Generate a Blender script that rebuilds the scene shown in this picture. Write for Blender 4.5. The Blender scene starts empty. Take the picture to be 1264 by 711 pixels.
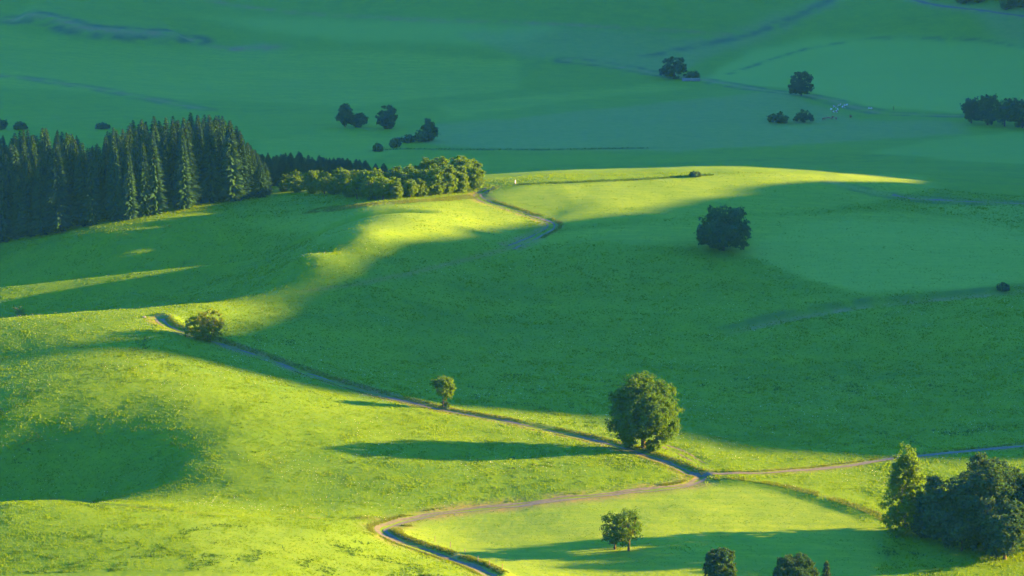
import bpy, bmesh, math, random
import numpy as np
from mathutils import Vector, Matrix

R = math.radians
scene = bpy.context.scene
COL = scene.collection

# ------------------------------------------------------------------ camera
CAMH, PITCH, FOV = 150.0, R(9.6), R(20.0)
cam_data = bpy.data.cameras.new('camera')
cam_data.sensor_width = 36.0
cam_data.lens = 18.0 / math.tan(FOV / 2)
cam_data.clip_start = 1.0
cam_data.clip_end = 20000.0
cam = bpy.data.objects.new('camera', cam_data)
cam.location = (0, 0, CAMH)
cam.rotation_euler = (R(90) - PITCH, 0, 0)
COL.objects.link(cam)
scene.camera = cam
F = 632.0 / math.tan(FOV / 2)          # focal length in photo pixels

# ------------------------------------------------------------------ light
SUN_EL, SUN_AZ = R(11.5), R(10.5)       # azimuth: from +x turned towards +y
sdir = Vector((math.cos(SUN_EL) * math.cos(SUN_AZ), math.cos(SUN_EL) * math.sin(SUN_AZ), math.sin(SUN_EL)))
sun_data = bpy.data.lights.new('sun', 'SUN')
sun_data.energy = 5.0
sun_data.angle = R(0.7)
sun_data.color = (1.0, 0.49, 0.025)
sun = bpy.data.objects.new('sun', sun_data)
sun.rotation_euler = sdir.to_track_quat('Z', 'Y').to_euler()
sun.location = (300, 300, 500)
COL.objects.link(sun)
world = bpy.data.worlds.new('World')
scene.world = world
world.use_nodes = True
wn = world.node_tree
wn.nodes.clear()
sky = wn.nodes.new('ShaderNodeTexSky')
sky.sky_type = 'NISHITA'
sky.sun_disc = False
sky.sun_elevation = SUN_EL
sky.sun_rotation = R(90) - SUN_AZ       # compass: clockwise from +y
sky.altitude = 900
sky.air_density = 1.0
sky.dust_density = 0.4
sky.ozone_density = 8.5
bg = wn.nodes.new('ShaderNodeBackground')
bg.inputs['Strength'].default_value = 0.09
wo = wn.nodes.new('ShaderNodeOutputWorld')
wn.links.new(sky.outputs[0], bg.inputs[0])
wn.links.new(bg.outputs[0], wo.inputs[0])

scene.view_settings.view_transform = 'Standard'
scene.view_settings.look = 'None'
scene.view_settings.exposure = 4.05
scene.view_settings.gamma = 1.0
scene.view_settings.use_curve_mapping = False
scene.render.engine = 'CYCLES'
cy = scene.cycles
cy.use_denoising = True
try:
    cy.denoiser = 'OPENIMAGEDENOISE'
    cy.denoising_input_passes = 'RGB_ALBEDO_NORMAL'
    cy.denoising_prefilter = 'ACCURATE'
except Exception:
    pass
cy.use_adaptive_sampling = True
cy.adaptive_threshold = 0.012
cy.max_bounces = 6
cy.diffuse_bounces = 3
cy.transmission_bounces = 4
cy.transparent_max_bounces = 8
cy.volume_bounces = 0
cy.volume_step_rate = 4.0

# ------------------------------------------------------------------ pixels and rays
def ray(u, v):
    u = np.asarray(u, float); v = np.asarray(v, float)
    dx = (u - 632.0) / F; dy = -(v - 355.5) / F
    cp, sp = math.cos(PITCH), math.sin(PITCH)
    return dx, cp + dy * sp, -sp + dy * cp
def at_z(u, v, z):
    dx, dy, dz = ray(u, v)
    t = (CAMH - np.asarray(z, float)) / (-dz)
    return dx * t, dy * t
def project(x, y, z):
    cp, sp = math.cos(PITCH), math.sin(PITCH)
    zz = z - CAMH
    fw = y * cp - zz * sp
    up = y * sp + zz * cp
    fw = np.where(fw > 1, fw, 1)
    return 632.0 + F * x / fw, 355.5 - F * up / fw

# ------------------------------------------------------------------ value noise
class Noise:
    def __init__(s, seed):
        s.t = np.random.default_rng(seed).random((256, 256))
    def one(s, x, y):
        xi = np.floor(x).astype(int); yi = np.floor(y).astype(int)
        fx = x - xi; fy = y - yi
        fx = fx * fx * (3 - 2 * fx); fy = fy * fy * (3 - 2 * fy)
        a = s.t[xi & 255, yi & 255]; b = s.t[(xi + 1) & 255, yi & 255]
        c = s.t[xi & 255, (yi + 1) & 255]; d = s.t[(xi + 1) & 255, (yi + 1) & 255]
        return (a * (1 - fx) + b * fx) * (1 - fy) + (c * (1 - fx) + d * fx) * fy - 0.5
    def __call__(s, x, y, octaves=3):
        r = 0; amp = 1.0
        for k in range(octaves):
            r = r + amp * s.one(x * 2 ** k + 17.3 * k, y * 2 ** k + 9.1 * k); amp *= 0.5
        return r
N1, N2, N3 = Noise(1), Noise(2), Noise(3)

def sstep(a, b, x):
    t = np.clip((x - a) / (b - a), 0, 1)
    return t * t * (3 - 2 * t)

# ------------------------------------------------------------------ terrain: control points (photo pixel, height)
CP = [
 # mound in the foreground and the hollow behind it
 (0,617,5),(120,622,5),(200,628,4.2),(320,642,3),(420,656,2),(0,711,4),(150,711,5),(300,711,4.5),(440,700,1.5),
 (475,664,-.5),(560,711,-1),(640,711,-3.5),(740,711,-5),
 (0,605,-8),(120,608,-6),(240,606,-2.5),(330,628,-1.5),
 (0,540,2.5),(120,556,1),(240,565,4.4),(380,560,2.8),(0,505,7),(200,492,9),(400,495,5),(0,440,8.2),(150,430,11.8),(0,478,8.6),(200,474,10),
 # left crest
 (0,398,12.2),(150,387,13),(250,373,13),(400,347,12.5),(520,322,12.5),(650,293,13.5),(690,272,14.5),
 (253,420,9.5),(350,450,6.5),(450,480,4),(547,503,2),(650,524,1),(793,553,0),(862,588,-1),
 # bowl
 (400,410,7),(500,440,2.5),(600,390,4),(700,450,0),(850,400,2.5),(900,470,-2),(1100,450,-1),(1264,450,2),
 (1000,520,-2.5),(1264,520,-2),(1264,551,-1),(1060,571,-1.5),
 (750,304,12),(860,312,11),(895,310,11),(1000,340,7.5),(1060,375,4),(1264,352,6),
 (1000,290,12.5),(1100,280,13),(1200,300,11),(1264,290,10),
 # lit ridge
 (700,255,19),(900,250,17.5),(880,217,21.5),(1000,222,20),(1130,225,16.5),(760,222,21.8),(640,230,20.5),(1264,245,13),
 # ground behind the ridge
 (880,207,5),(1100,203,5),(640,215,5),(760,190,1),(1264,205,6),(1264,150,0),(1050,170,1),
 (430,157,0),(835,97,0),(990,118,0),(632,60,9),(632,0,30),(0,100,6),(0,0,32),(1264,60,9),(1264,0,32),(0,165,0),(300,155,0),(300,60,9),(950,50,10),
 # left terrace below the forest
 (375,300,21),(250,322,1),(0,350,-7),(120,338,-1.8),(0,378,-6),(150,368,-2),(0,302,1.5),(150,277,9),(150,297,7.2),(60,303,4.2),(240,285,9.5),(340,250,13.5),
 (450,252,18.5),(590,240,18.3),(450,280,22),(550,290,17.5),(510,266,21),(300,348,4),(400,322,14),
 # lower right
 (768,678,-3),(889,711,-5),(1020,711,-5.5),(1100,650,-3.5),(1200,690,-5),(1264,711,-6),(900,640,-2.2),(640,650,-2.5),(1264,600,-2),(540,672,-3.2),
]
CPW = [(-142,795,6),(-109,803,6),(-87,822,6.2),(-72,838,7.5),(-146,830,-1),(-113,838,0),(-92,850,2),(-300,560,-14),(-300,660,-16),(-300,760,-2),(-330,900,-6),(-360,1010,-4),(-450,1300,2),(-560,2000,40),
       (220,540,-7),(260,640,-2),(270,760,3),(340,1000,10),(420,1300,2),(560,1700,22),(700,2100,45),
       (0,440,-4),(-220,440,0),(220,440,-6),(0,2100,50),(-300,2200,55),(350,2200,55)]
cu, cv, cz = np.array(CP, float).T
cx, cyy = at_z(cu, cv, cz)
wx, wy, wz = np.array(CPW, float).T
PX = np.concatenate([cx, wx]); PY = np.concatenate([cyy, wy]); PZ = np.concatenate([cz, wz])
SC = 200.0
def _tps(r2):
    return np.where(r2 > 1e-12, 0.5 * r2 * np.log(np.maximum(r2, 1e-12)), 0)
n = len(PX)
K = _tps(((PX[:, None] - PX[None]) ** 2 + (PY[:, None] - PY[None]) ** 2) / SC ** 2) + np.eye(n) * 0.004
A = np.zeros((n + 3, n + 3)); A[:n, :n] = K
A[:n, n] = A[n, :n] = 1; A[:n, n + 1] = A[n + 1, :n] = PX / SC; A[:n, n + 2] = A[n + 2, :n] = PY / SC
COEF = np.linalg.solve(A, np.concatenate([PZ, [0, 0, 0]]))
def rbf(x, y):
    out = COEF[n] + COEF[n + 1] * x / SC + COEF[n + 2] * y / SC
    for i in range(n):
        out = out + COEF[i] * _tps(((x - PX[i]) ** 2 + (y - PY[i]) ** 2) / SC ** 2)
    return out

# unseen mountain added to the east: crest heights by y shaped for valley shade
MY = [-800, 300, 500, 620, 660, 694, 715, 737, 777, 789, 800, 831, 852, 878, 898, 921, 940, 961, 982, 995, 1020, 1048, 1062, 1080, 1110, 1140, 1200, 1300, 1500, 2400, 3500, 6000]
MH = [60, 40, 25, 26, 34, 52, 65, 76, 85, 93, 106, 127, 116, 114, 114, 114, 116, 114, 110, 105, 102, 91, 85, 80, 100, 142, 207, 245, 265, 300, 320, 330]
def shade_mountain(x, y):
    foot = 0.1763 * np.maximum(y, 560) + 70
    crest = foot + 250
    h = np.interp(y, MY, MH) + N2(y / 11.0, y * 0 + 3.3, 2) * 14 * np.exp(-((y - 1030) / 55) ** 2)  # crest roughened here to streak the light reaching the ridge
    t = np.clip((x - foot) / (crest - foot), 0, 1)
    up = h * (t * t * (3 - 2 * t))
    back = np.clip((x - crest) / 1800, 0, 1)
    return up * (1 - 0.35 * back) + np.where(x > crest, N3(x / 210, y / 210, 3) * 16 * np.clip((x - crest) / 200, 0, 1), 0)

def base_height(x, y):
    z = rbf(np.clip(x, -0.26 * np.maximum(y, 560) - 60, 0.26 * np.maximum(y, 560) + 60), np.clip(y, 440, 2200))
    far = np.clip((y - 2200) / 2600, 0, 1)
    z = z + far ** 1.3 * 260
    near = np.clip((440 - y) / 440, 0, 1.4)
    z = z + near * 142 - np.clip((-y) / 800, 0, 1) * 60
    west = np.clip((-x - 0.26 * np.maximum(y, 560) - 120) / 2500, 0, 1)
    z = z + west * 120
    return z + shade_mountain(x, y)
# grid lines: fine where the valley is, coarse far out
def lines(segs):
    out = []
    for a, b, s0, s1 in segs:
        p = a
        while p < b - 1e-6:
            out.append(p)
            p += s0 + (s1 - s0) * (p - a) / (b - a)
    out.append(segs[-1][1])
    return np.array(out)
gx = lines([(-3400, -600, 260, 40), (-600, -340, 25, 6), (-340, -180, 4, 2.2), (-180, -135, 2.2, 1.3), (-135, 135, 1.25, 1.25), (135, 180, 1.3, 2.2), (180, 340, 2.2, 4), (340, 620, 6, 20), (620, 3400, 30, 260)])
gy = lines([(-800, 400, 150, 25), (400, 530, 20, 2), (530, 720, 1.0, 1.0), (720, 1060, 1.0, 1.5), (1060, 1500, 2.0, 3.5), (1500, 2150, 3.5, 6), (2150, 2600, 10, 40), (2600, 6000, 60, 260)])
GX, GY = np.meshgrid(gx, gy)
GZ = base_height(GX, GY)
def interp(A, x, y):
    x = np.asarray(x, float); y = np.asarray(y, float)
    i = np.clip(np.searchsorted(gx, x) - 1, 0, len(gx) - 2)
    j = np.clip(np.searchsorted(gy, y) - 1, 0, len(gy) - 2)
    fx = np.clip((x - gx[i]) / (gx[i + 1] - gx[i]), 0, 1)
    fy = np.clip((y - gy[j]) / (gy[j + 1] - gy[j]), 0, 1)
    return (A[j, i] * (1 - fx) + A[j, i + 1] * fx) * (1 - fy) + (A[j + 1, i] * (1 - fx) + A[j + 1, i + 1] * fx) * fy
def ground(x, y):
    return interp(GZ, x, y)
TS = np.concatenate([np.arange(430, 1100, 1.0), np.arange(1100, 2600, 2.0)])
def hit(u, v):
    """where the sight line through a photo pixel first meets the ground"""
    u = np.atleast_1d(np.asarray(u, float)); v = np.atleast_1d(np.asarray(v, float))
    dx, dy, dz = ray(u, v)
    xs = dx[:, None] / dy[:, None] * TS; ys = np.broadcast_to(TS, xs.shape)
    d = CAMH + dz[:, None] / dy[:, None] * TS - ground(xs, ys)
    neg = d < 0
    k = np.where(neg.any(1), neg.argmax(1), len(TS) - 1)
    k = np.maximum(k, 1)
    r = np.arange(len(u))
    d0, d1 = d[r, k - 1], d[r, k]
    f = np.clip(d0 / np.maximum(d0 - d1, 1e-9), 0, 1)
    t = TS[k - 1] + (TS[k] - TS[k - 1]) * f
    return dx / dy * t, t
def dense(poly, step):
    p = np.array(poly, float)
    seg = np.hypot(*np.diff(p, axis=0).T)
    s = np.concatenate([[0], np.cumsum(seg)])
    k = max(2, int(s[-1] / step))
    q = np.linspace(0, s[-1], k)
    return np.stack([np.interp(q, s, p[:, 0]), np.interp(q, s, p[:, 1])], 1)
def smooth(p, it=3):
    p = p.copy()
    for _ in range(it):
        p[1:-1] = 0.25 * p[:-2] + 0.5 * p[1:-1] + 0.25 * p[2:]
    return p
def path_world(pix, step=2.0, it=4):
    d = dense(pix, 4.0)
    x, y = hit(d[:, 0], d[:, 1])
    return smooth(dense(np.stack([x, y], 1), step), it)
def dist_poly(x, y, p, lim=30.0):
    """distance to a polyline, signed side, and the parameter 0..1 along it"""
    best = np.full(x.shape, 1e9); side = np.zeros(x.shape); par = np.zeros(x.shape)
    m = (x > p[:, 0].min() - lim) & (x < p[:, 0].max() + lim) & (y > p[:, 1].min() - lim) & (y < p[:, 1].max() + lim)
    xx, yy = x[m], y[m]
    b = np.full(xx.shape, 1e9); s = np.zeros(xx.shape); t_ = np.zeros(xx.shape)
    for i in range(len(p) - 1):
        ax, ay = p[i]; ex, ey = p[i + 1] - p[i]
        L = ex * ex + ey * ey + 1e-12
        t = np.clip(((xx - ax) * ex + (yy - ay) * ey) / L, 0, 1)
        qx = xx - ax - t * ex; qy = yy - ay - t * ey
        d = np.hypot(qx, qy)
        c = d < b
        b = np.where(c, d, b); s = np.where(c, np.sign(ex * qy - ey * qx), s); t_ = np.where(c, (i + t) / (len(p) - 1), t_)
    best[m] = b; side[m] = s; par[m] = t_
    return best, side, par
# ------------------------------------------------------------------ tracks, banks and ditches, shaped into the ground
P_TRACK = path_world([(606,233),(592,238),(587,242),(597,248),(615,253),(640,261),(662,268),(681,274),(684,277),(676,283),(655,293),(630,304),(600,313),(560,323),(500,339),(440,351),(395,357),(340,364)])
P_LANE = path_world([(196,394),(198,400),(213,408),(240,416),(270,424),(310,437),(350,450),(400,466),(450,481),(500,494),(547,505),(600,515),(650,524),(700,534),(750,546),(800,562),(835,575),(860,585)])
P_LOOP = path_world([(868,586),(855,597),(835,601),(780,606),(700,615),(600,625),(540,632),(500,641),(477,649),(468,656),(475,664),(500,672),(540,683),(580,697),(606,711)])
P_EAST = path_world([(850,582),(880,585),(930,585),(1000,578),(1060,571),(1120,563),(1200,556),(1300,549)])
P_BANK = path_world([(880,592),(950,601),(1010,615),(1050,628),(1090,642)])
P_RUT = path_world([(818,551),(836,557),(850,567),(868,575)], 1.5)
P_RUT2 = path_world([(820,548),(845,554),(860,564),(872,573)], 1.5)
P_GULLY = path_world([(60,617),(130,622),(200,629),(270,635),(380,640),(460,640)])
P_DITCH = path_world([(866,411),(910,403),(950,393),(1060,374),(1150,364),(1235,359),(1290,350)])
P_STREAK = np.stack([np.linspace(-178, -22, 60), 900 + .185 * (np.linspace(-178, -22, 60) + 118)], 1)
P_PALE = path_world([(1030,227),(1080,238),(1120,246),(1180,248),(1290,252)], 3)
P_FOREST = path_world([(385,259),(430,256),(480,252),(540,247),(585,242)], 3)
P_FARBANK = path_world([(18,25),(60,28),(85,36),(100,43),(150,47),(205,50),(235,49)], 4)
P_FARBANK2 = path_world([(270,60),(300,62),(335,58)], 4)
P_FARTRACK = path_world([(-10,92),(60,100),(120,110),(180,122),(250,135)], 5)
P_FAREAST = path_world([(700,75),(760,82),(800,90),(870,98),(930,110),(1000,118),(1050,130),(1090,140),(1180,143)], 5)
P_FARTOP = path_world([(250,0),(330,12),(400,19),(520,25),(700,30),(900,42)], 5)
P_FARDITCH = path_world([(800,70),(870,55),(920,44),(960,30),(1000,12),(1030,-5)], 5)
P_FARROAD = path_world([(1110,-4),(1150,7),(1200,12),(1264,20)], 5)
P_FIELDLINE = path_world([(900,92),(960,72),(1000,58),(1090,46),(1200,48),(1290,62)], 5)
P_MIDLINE = path_world([(460,186),(520,184),(600,185),(700,186),(800,184)], 5)
P_RIDGELINE = path_world([(640,229),(700,225),(780,220),(880,216)], 4)

def near(p, lim=30.0):
    return dist_poly(GX, GY, p, lim)
VALLEY = sstep(430, 520, GY) * (1 - sstep(2200, 2700, GY))
GZ = GZ + VALLEY * (N1(GX / 42, GY / 42, 2) * 0.9 + N2(GX / 13, GY / 13, 2) * 0.32 + N3(GX / 3.1, GY / 4.2, 2) * 0.10 * (1 - sstep(850, 1050, GY)))
def taper(par, a=0.08, b=0.92):
    return sstep(0, a, par) * (1 - sstep(b, 1, par))
d, s, t = near(P_TRACK); GZ -= 0.55 * np.exp(-(d / 2.6) ** 2) * taper(t, .03, .75)
GZ += 0.25 * np.exp(-(d / .6) ** 2) * taper(t, .03, .75); d_track, t_track = d, t
d, s, t = near(P_LANE); GZ -= 0.45 * np.exp(-(d / 2.2) ** 2); d_lane = d
GZ += 0.75 * np.exp(-((d - 3.6) / 1.3) ** 2) * (s > 0) * (1 - .6 * sstep(.3, .6, t))
d, s, t = near(P_LOOP); GZ -= 0.30 * np.exp(-(d / 2.0) ** 2); d_loop = d
GZ += 0.9 * np.exp(-((d - 3.2) / 1.3) ** 2) * (s > 0) * sstep(.66, .74, t)
d, s, t = near(P_EAST); GZ -= 0.22 * np.exp(-(d / 2.0) ** 2); d_east = d
d, s, t = near(P_BANK); GZ += .55 * taper(t) * np.where(s > 0, np.exp(-(d / 6) ** 2), np.exp(-(d / 2.4) ** 2)); d_bank, s_bank = d, s
for p in (P_RUT, P_RUT2):
    d, s, t = near(p); GZ -= 0.3 * np.exp(-(d / .7) ** 2) * taper(t)
d, s, t = near(P_GULLY); GZ -= 1.0 * np.exp(-(d / 2.4) ** 2) * taper(t); d_gully = d
d, s, t = near(P_DITCH, 60); d_ditch, s_ditch, t_ditch = d, s, t
GZ += .9 * taper(t, .2, .9) * np.where(s > 0, np.exp(-(d / 16) ** 2), np.exp(-(d / 4.0) ** 2))
GZ -= 1.0 * taper(t, .2, .95) * np.exp(-((d - 3) / 3) ** 2) * (s < 0)
d, s, t = near(P_STREAK, 60); _w = taper(t, .12, .86) * np.exp(-(d / np.interp(GX, [-95, -70], [8, 3.6])) ** 2); GZ = GZ * (1 - _w) + _w * (-1 + (GX + 160) * .085 + np.clip(GX + 85, 0, 60) * .06)  # groove and bank cut along the sun line to form a lit streak
d, s, t = near(P_FARBANK, 60); d_farbank = d
GZ += 4.0 * taper(t) * np.where(s > 0, np.exp(-(d / 45) ** 2), np.exp(-(d / 12) ** 2))
d, s, t = near(P_FARBANK2, 60); d_farbank2 = d
d, s, t = near(P_FOREST); d_forest = d
d_pale = near(P_PALE, 40)[0]; d_ft = near(P_FARTRACK, 40)[0]; d_fe = near(P_FAREAST, 40)[0]
d_top = near(P_FARTOP, 40)[0]; d_fd = near(P_FARDITCH, 60)[0]; d_fl = near(P_FIELDLINE, 40)[0]
d_fr = near(P_FARROAD, 40)[0]; d_ml = near(P_MIDLINE, 40)[0]; d_rl = near(P_RIDGELINE, 40)[0]

# ------------------------------------------------------------------ which field is mown, dry, lush
PU, PV = project(GX, GY, GZ)
JU = PU + N1(GX / 14, GY / 14, 2) * 7; JV = PV + N2(GX / 14, GY / 14, 2) * 3
def inside(poly):
    p = np.array(poly, float); r = np.zeros(PU.shape, bool)
    for (x0, y0), (x1, y1) in zip(p, np.roll(p, -1, 0)):
        if y0 == y1: continue
        c = ((y0 > JV) != (y1 > JV)) & (JU < (x1 - x0) * (JV - y0) / (y1 - y0) + x0)
        r ^= c
    return r
def blur(a, k=2):
    for _ in range(k):
        a = np.pad(a, 1, mode='edge')
        a = (a[:-2, 1:-1] + a[2:, 1:-1] + 2 * a[1:-1, 1:-1] + a[1:-1, :-2] + a[1:-1, 2:]) / 6
    return a
MOWN = np.zeros(GX.shape); DRY = np.zeros(GX.shape); PALE = np.zeros(GX.shape); SOIL = np.zeros(GX.shape)
def fill(A, val, poly):
    A[inside(poly)] = val
fill(MOWN, .9, [(640,301),(700,284),(860,270),(1000,264),(1100,260),(1180,268),(1300,292),(1300,345),(1200,357),(1060,363),(1000,346),(930,318),(880,306),(750,300)])
fill(MOWN, 1., [(495,647),(600,628),(780,609),(860,600),(920,599),(1010,620),(1085,652),(1085,730),(640,730),(560,692),(480,664)])
fill(MOWN, .45, [(235,642),(330,644),(420,656),(465,658),(500,676),(600,730),(235,730)])
fill(MOWN, .8, [(600,240),(640,231),(880,217),(1000,214),(1140,216),(1160,232),(1000,262),(860,268),(700,280),(690,272),(640,258)])
fill(MOWN, .65, [(290,275),(390,262),(580,246),(610,255),(650,270),(640,290),(560,300),(400,300),(370,290)])
fill(MOWN, .25, [(-400,-60),(1700,-60),(1700,205),(640,205),(600,180),(-400,165)])
fill(MOWN, .6, [(320,172),(410,163),(520,172),(500,184),(440,200),(320,200)])
fill(PALE, .75, [(860,100),(905,75),(930,62),(1000,48),(1100,46),(1300,56),(1300,140),(1180,140),(1060,130),(1000,112),(930,106)])
fill(MOWN, 1.0, [(1010,118),(1000,95),(1060,70),(1150,62),(1300,64),(1300,140),(1180,138),(1060,128)])
fill(MOWN, .9, [(-100,60),(200,70),(420,60),(640,75),(640,110),(430,130),(150,118),(-100,100)])
fill(MOWN, .8, [(0,35),(90,50),(240,58),(330,64),(420,60),(200,70),(-100,60)])
fill(DRY, .35, [(640,70),(560,40),(700,34),(800,40),(860,50),(800,66),(700,72)])
fill(MOWN, .95, [(900,75),(990,50),(1090,48),(1000,70),(930,95),(870,98)])
fill(PALE, .55, [(240,20),(520,26),(700,32),(640,55),(420,50),(300,35)])
fill(MOWN, .1, [(560,188),(800,186),(1070,188),(1200,203),(1300,206),(1300,216),(880,212),(640,220)])
fill(MOWN, .95, [(540,130),(800,105),(860,108),(700,125),(560,145)])
fill(PALE, .5, [(1070,188),(1150,172),(1300,160),(1300,205),(1200,200)])
fill(PALE, .45, [(930,300),(1000,272),(1180,275),(1300,300),(1300,340),(1200,353),(1060,360),(1000,345),(930,318)])
fill(PALE, .4, [(1120,252),(1300,255),(1300,290),(1240,288),(1180,268)])
fill(DRY, .42, [(545,152),(640,145),(830,126),(960,112),(1010,130),(1060,150),(1190,150),(1190,166),(1000,178),(830,186),(560,182),(480,172)])
fill(DRY, .45, [(700,72),(800,66),(870,50),(930,42),(960,44),(880,70),(830,92),(790,90)])
fill(DRY, .4, [(1190,10),(1300,0),(1300,62),(1240,50)])
for a in (MOWN, DRY, PALE):
    a[:] = blur(a, 5)
g = lambda d, w: np.exp(-(d / w) ** 2)
band = lambda d, a, w: np.exp(-((d - a) / w) ** 2)
rag = np.clip(0.75 + 1.6 * N1(GX / 6, GY / 6, 2), 0, 1.3)
SOIL = np.maximum.reduce([SOIL, .9 * band(d_lane, 2.3, 1.1) * rag, .8 * band(d_loop, 2.2, 1.1) * rag, .55 * band(d_east, 2.0, 1.0) * rag,
                          .8 * band(d_track, 2.6, 1.2) * rag * (t_track < .5), .6 * g(d_gully, 2.0) * rag])
ORANGE = np.maximum.reduce([.85 * g(d_forest, 3.5) * rag, .8 * g(d_bank, 1.8) * rag * (s_bank > 0), .6 * band(d_loop, 4, 1.6) * rag])
DRY = np.maximum.reduce([DRY, .9 * g(d_farbank, 9) * rag, .7 * g(d_farbank2, 8) * rag, .6 * g(d_ft, 5) * rag, .8 * g(d_fe, 5) * rag, .45 * g(d_top, 4) * rag,
                         .5 * g(d_fd, 14) * rag, .5 * g(d_pale, 3.0), .8 * g(d_fr, 4)])
DRY = np.maximum(DRY, .7 * band(d_ditch, 3.2, 1.4) * (s_ditch < 0) * rag * taper(t_ditch))
FIELD = np.clip(np.stack([MOWN, np.maximum(DRY, 0), PALE, np.clip(SOIL, 0, 1)], -1), 0, 1)
TINT = np.clip(ORANGE, 0, 1)
SOILF = np.maximum.reduce([.95 * g(d_farbank, 4) * rag, .8 * g(d_farbank2, 5) * rag, .4 * g(d_ft, 2.4) * rag, .4 * g(d_fe, 2.4) * rag, .4 * g(d_top, 3) * rag, .22 * band(d_ditch, 3.2, 1.2) * (s_ditch < 0) * rag * taper(t_ditch), .5 * g(d_track, 1.3) * (t_track > .4) * taper(t_track)])
FIELD[..., 3] = np.clip(np.maximum(FIELD[..., 3], SOILF), 0, 1)
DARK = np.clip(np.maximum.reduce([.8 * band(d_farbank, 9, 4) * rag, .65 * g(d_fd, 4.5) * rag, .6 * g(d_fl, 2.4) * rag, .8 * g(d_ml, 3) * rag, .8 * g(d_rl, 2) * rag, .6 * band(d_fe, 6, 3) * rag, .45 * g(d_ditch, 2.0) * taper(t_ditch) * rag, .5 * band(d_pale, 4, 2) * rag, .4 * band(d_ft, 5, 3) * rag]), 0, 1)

# ------------------------------------------------------------------ materials
def mat_new(name):
    m = bpy.data.materials.new(name); m.use_nodes = True
    m.node_tree.nodes.clear()
    return m, m.node_tree
class NT:
    def __init__(s, nt): s.nt = nt
    def n(s, kind, **kw):
        x = s.nt.nodes.new(kind)
        for k, v in kw.items():
            if k in x.bl_rna.properties: setattr(x, k, v)
            else: x.inputs[k.replace('_', ' ')].default_value = v
        return x
    def l(s, a, b): s.nt.links.new(a, b)
    def noise(s, vec, scale, detail=3, rough=.55):
        x = s.n('ShaderNodeTexNoise'); x.inputs['Scale'].default_value = scale; x.inputs['Detail'].default_value = detail; x.inputs['Roughness'].default_value = rough
        s.l(vec, x.inputs['Vector']); return x.outputs['Fac']
    def ramp(s, fac, a, b):
        x = s.n('ShaderNodeMapRange'); x.inputs['From Min'].default_value = a; x.inputs['From Max'].default_value = b
        s.l(fac, x.inputs['Value']); return x.outputs['Result']
    def mix(s, fac, a, b):
        x = s.n('ShaderNodeMix', data_type='RGBA')
        if isinstance(fac, (int, float)): x.inputs[0].default_value = fac
        else: s.l(fac, x.inputs[0])
        for i, c in ((6, a), (7, b)):
            if isinstance(c, tuple): x.inputs[i].default_value = (*c, 1)
            else: s.l(c, x.inputs[i])
        return x.outputs[2]
    def math(s, op, a, b):
        x = s.n('ShaderNodeMath', operation=op)
        for i, c in ((0, a), (1, b)):
            if isinstance(c, (int, float)): x.inputs[i].default_value = c
            else: s.l(c, x.inputs[i])
        return x.outputs[0]

def meadow_colour(t, pos):
    """colour of unmown meadow by place: patches of different grasses and herbs"""
    big = t.ramp(t.noise(pos, .018, 4), .36, .64)
    mid = t.ramp(t.noise(pos, .11, 4), .35, .65)
    sml = t.ramp(t.noise(pos, .9, 3), .3, .7)
    a = t.mix(big, (.048, .125, .009), (.072, .148, .006))
    b = t.mix(mid, a, (.088, .165, .005))
    return t.mix(t.math('MULTIPLY', sml, .55), b, (.028, .095, .016))

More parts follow.
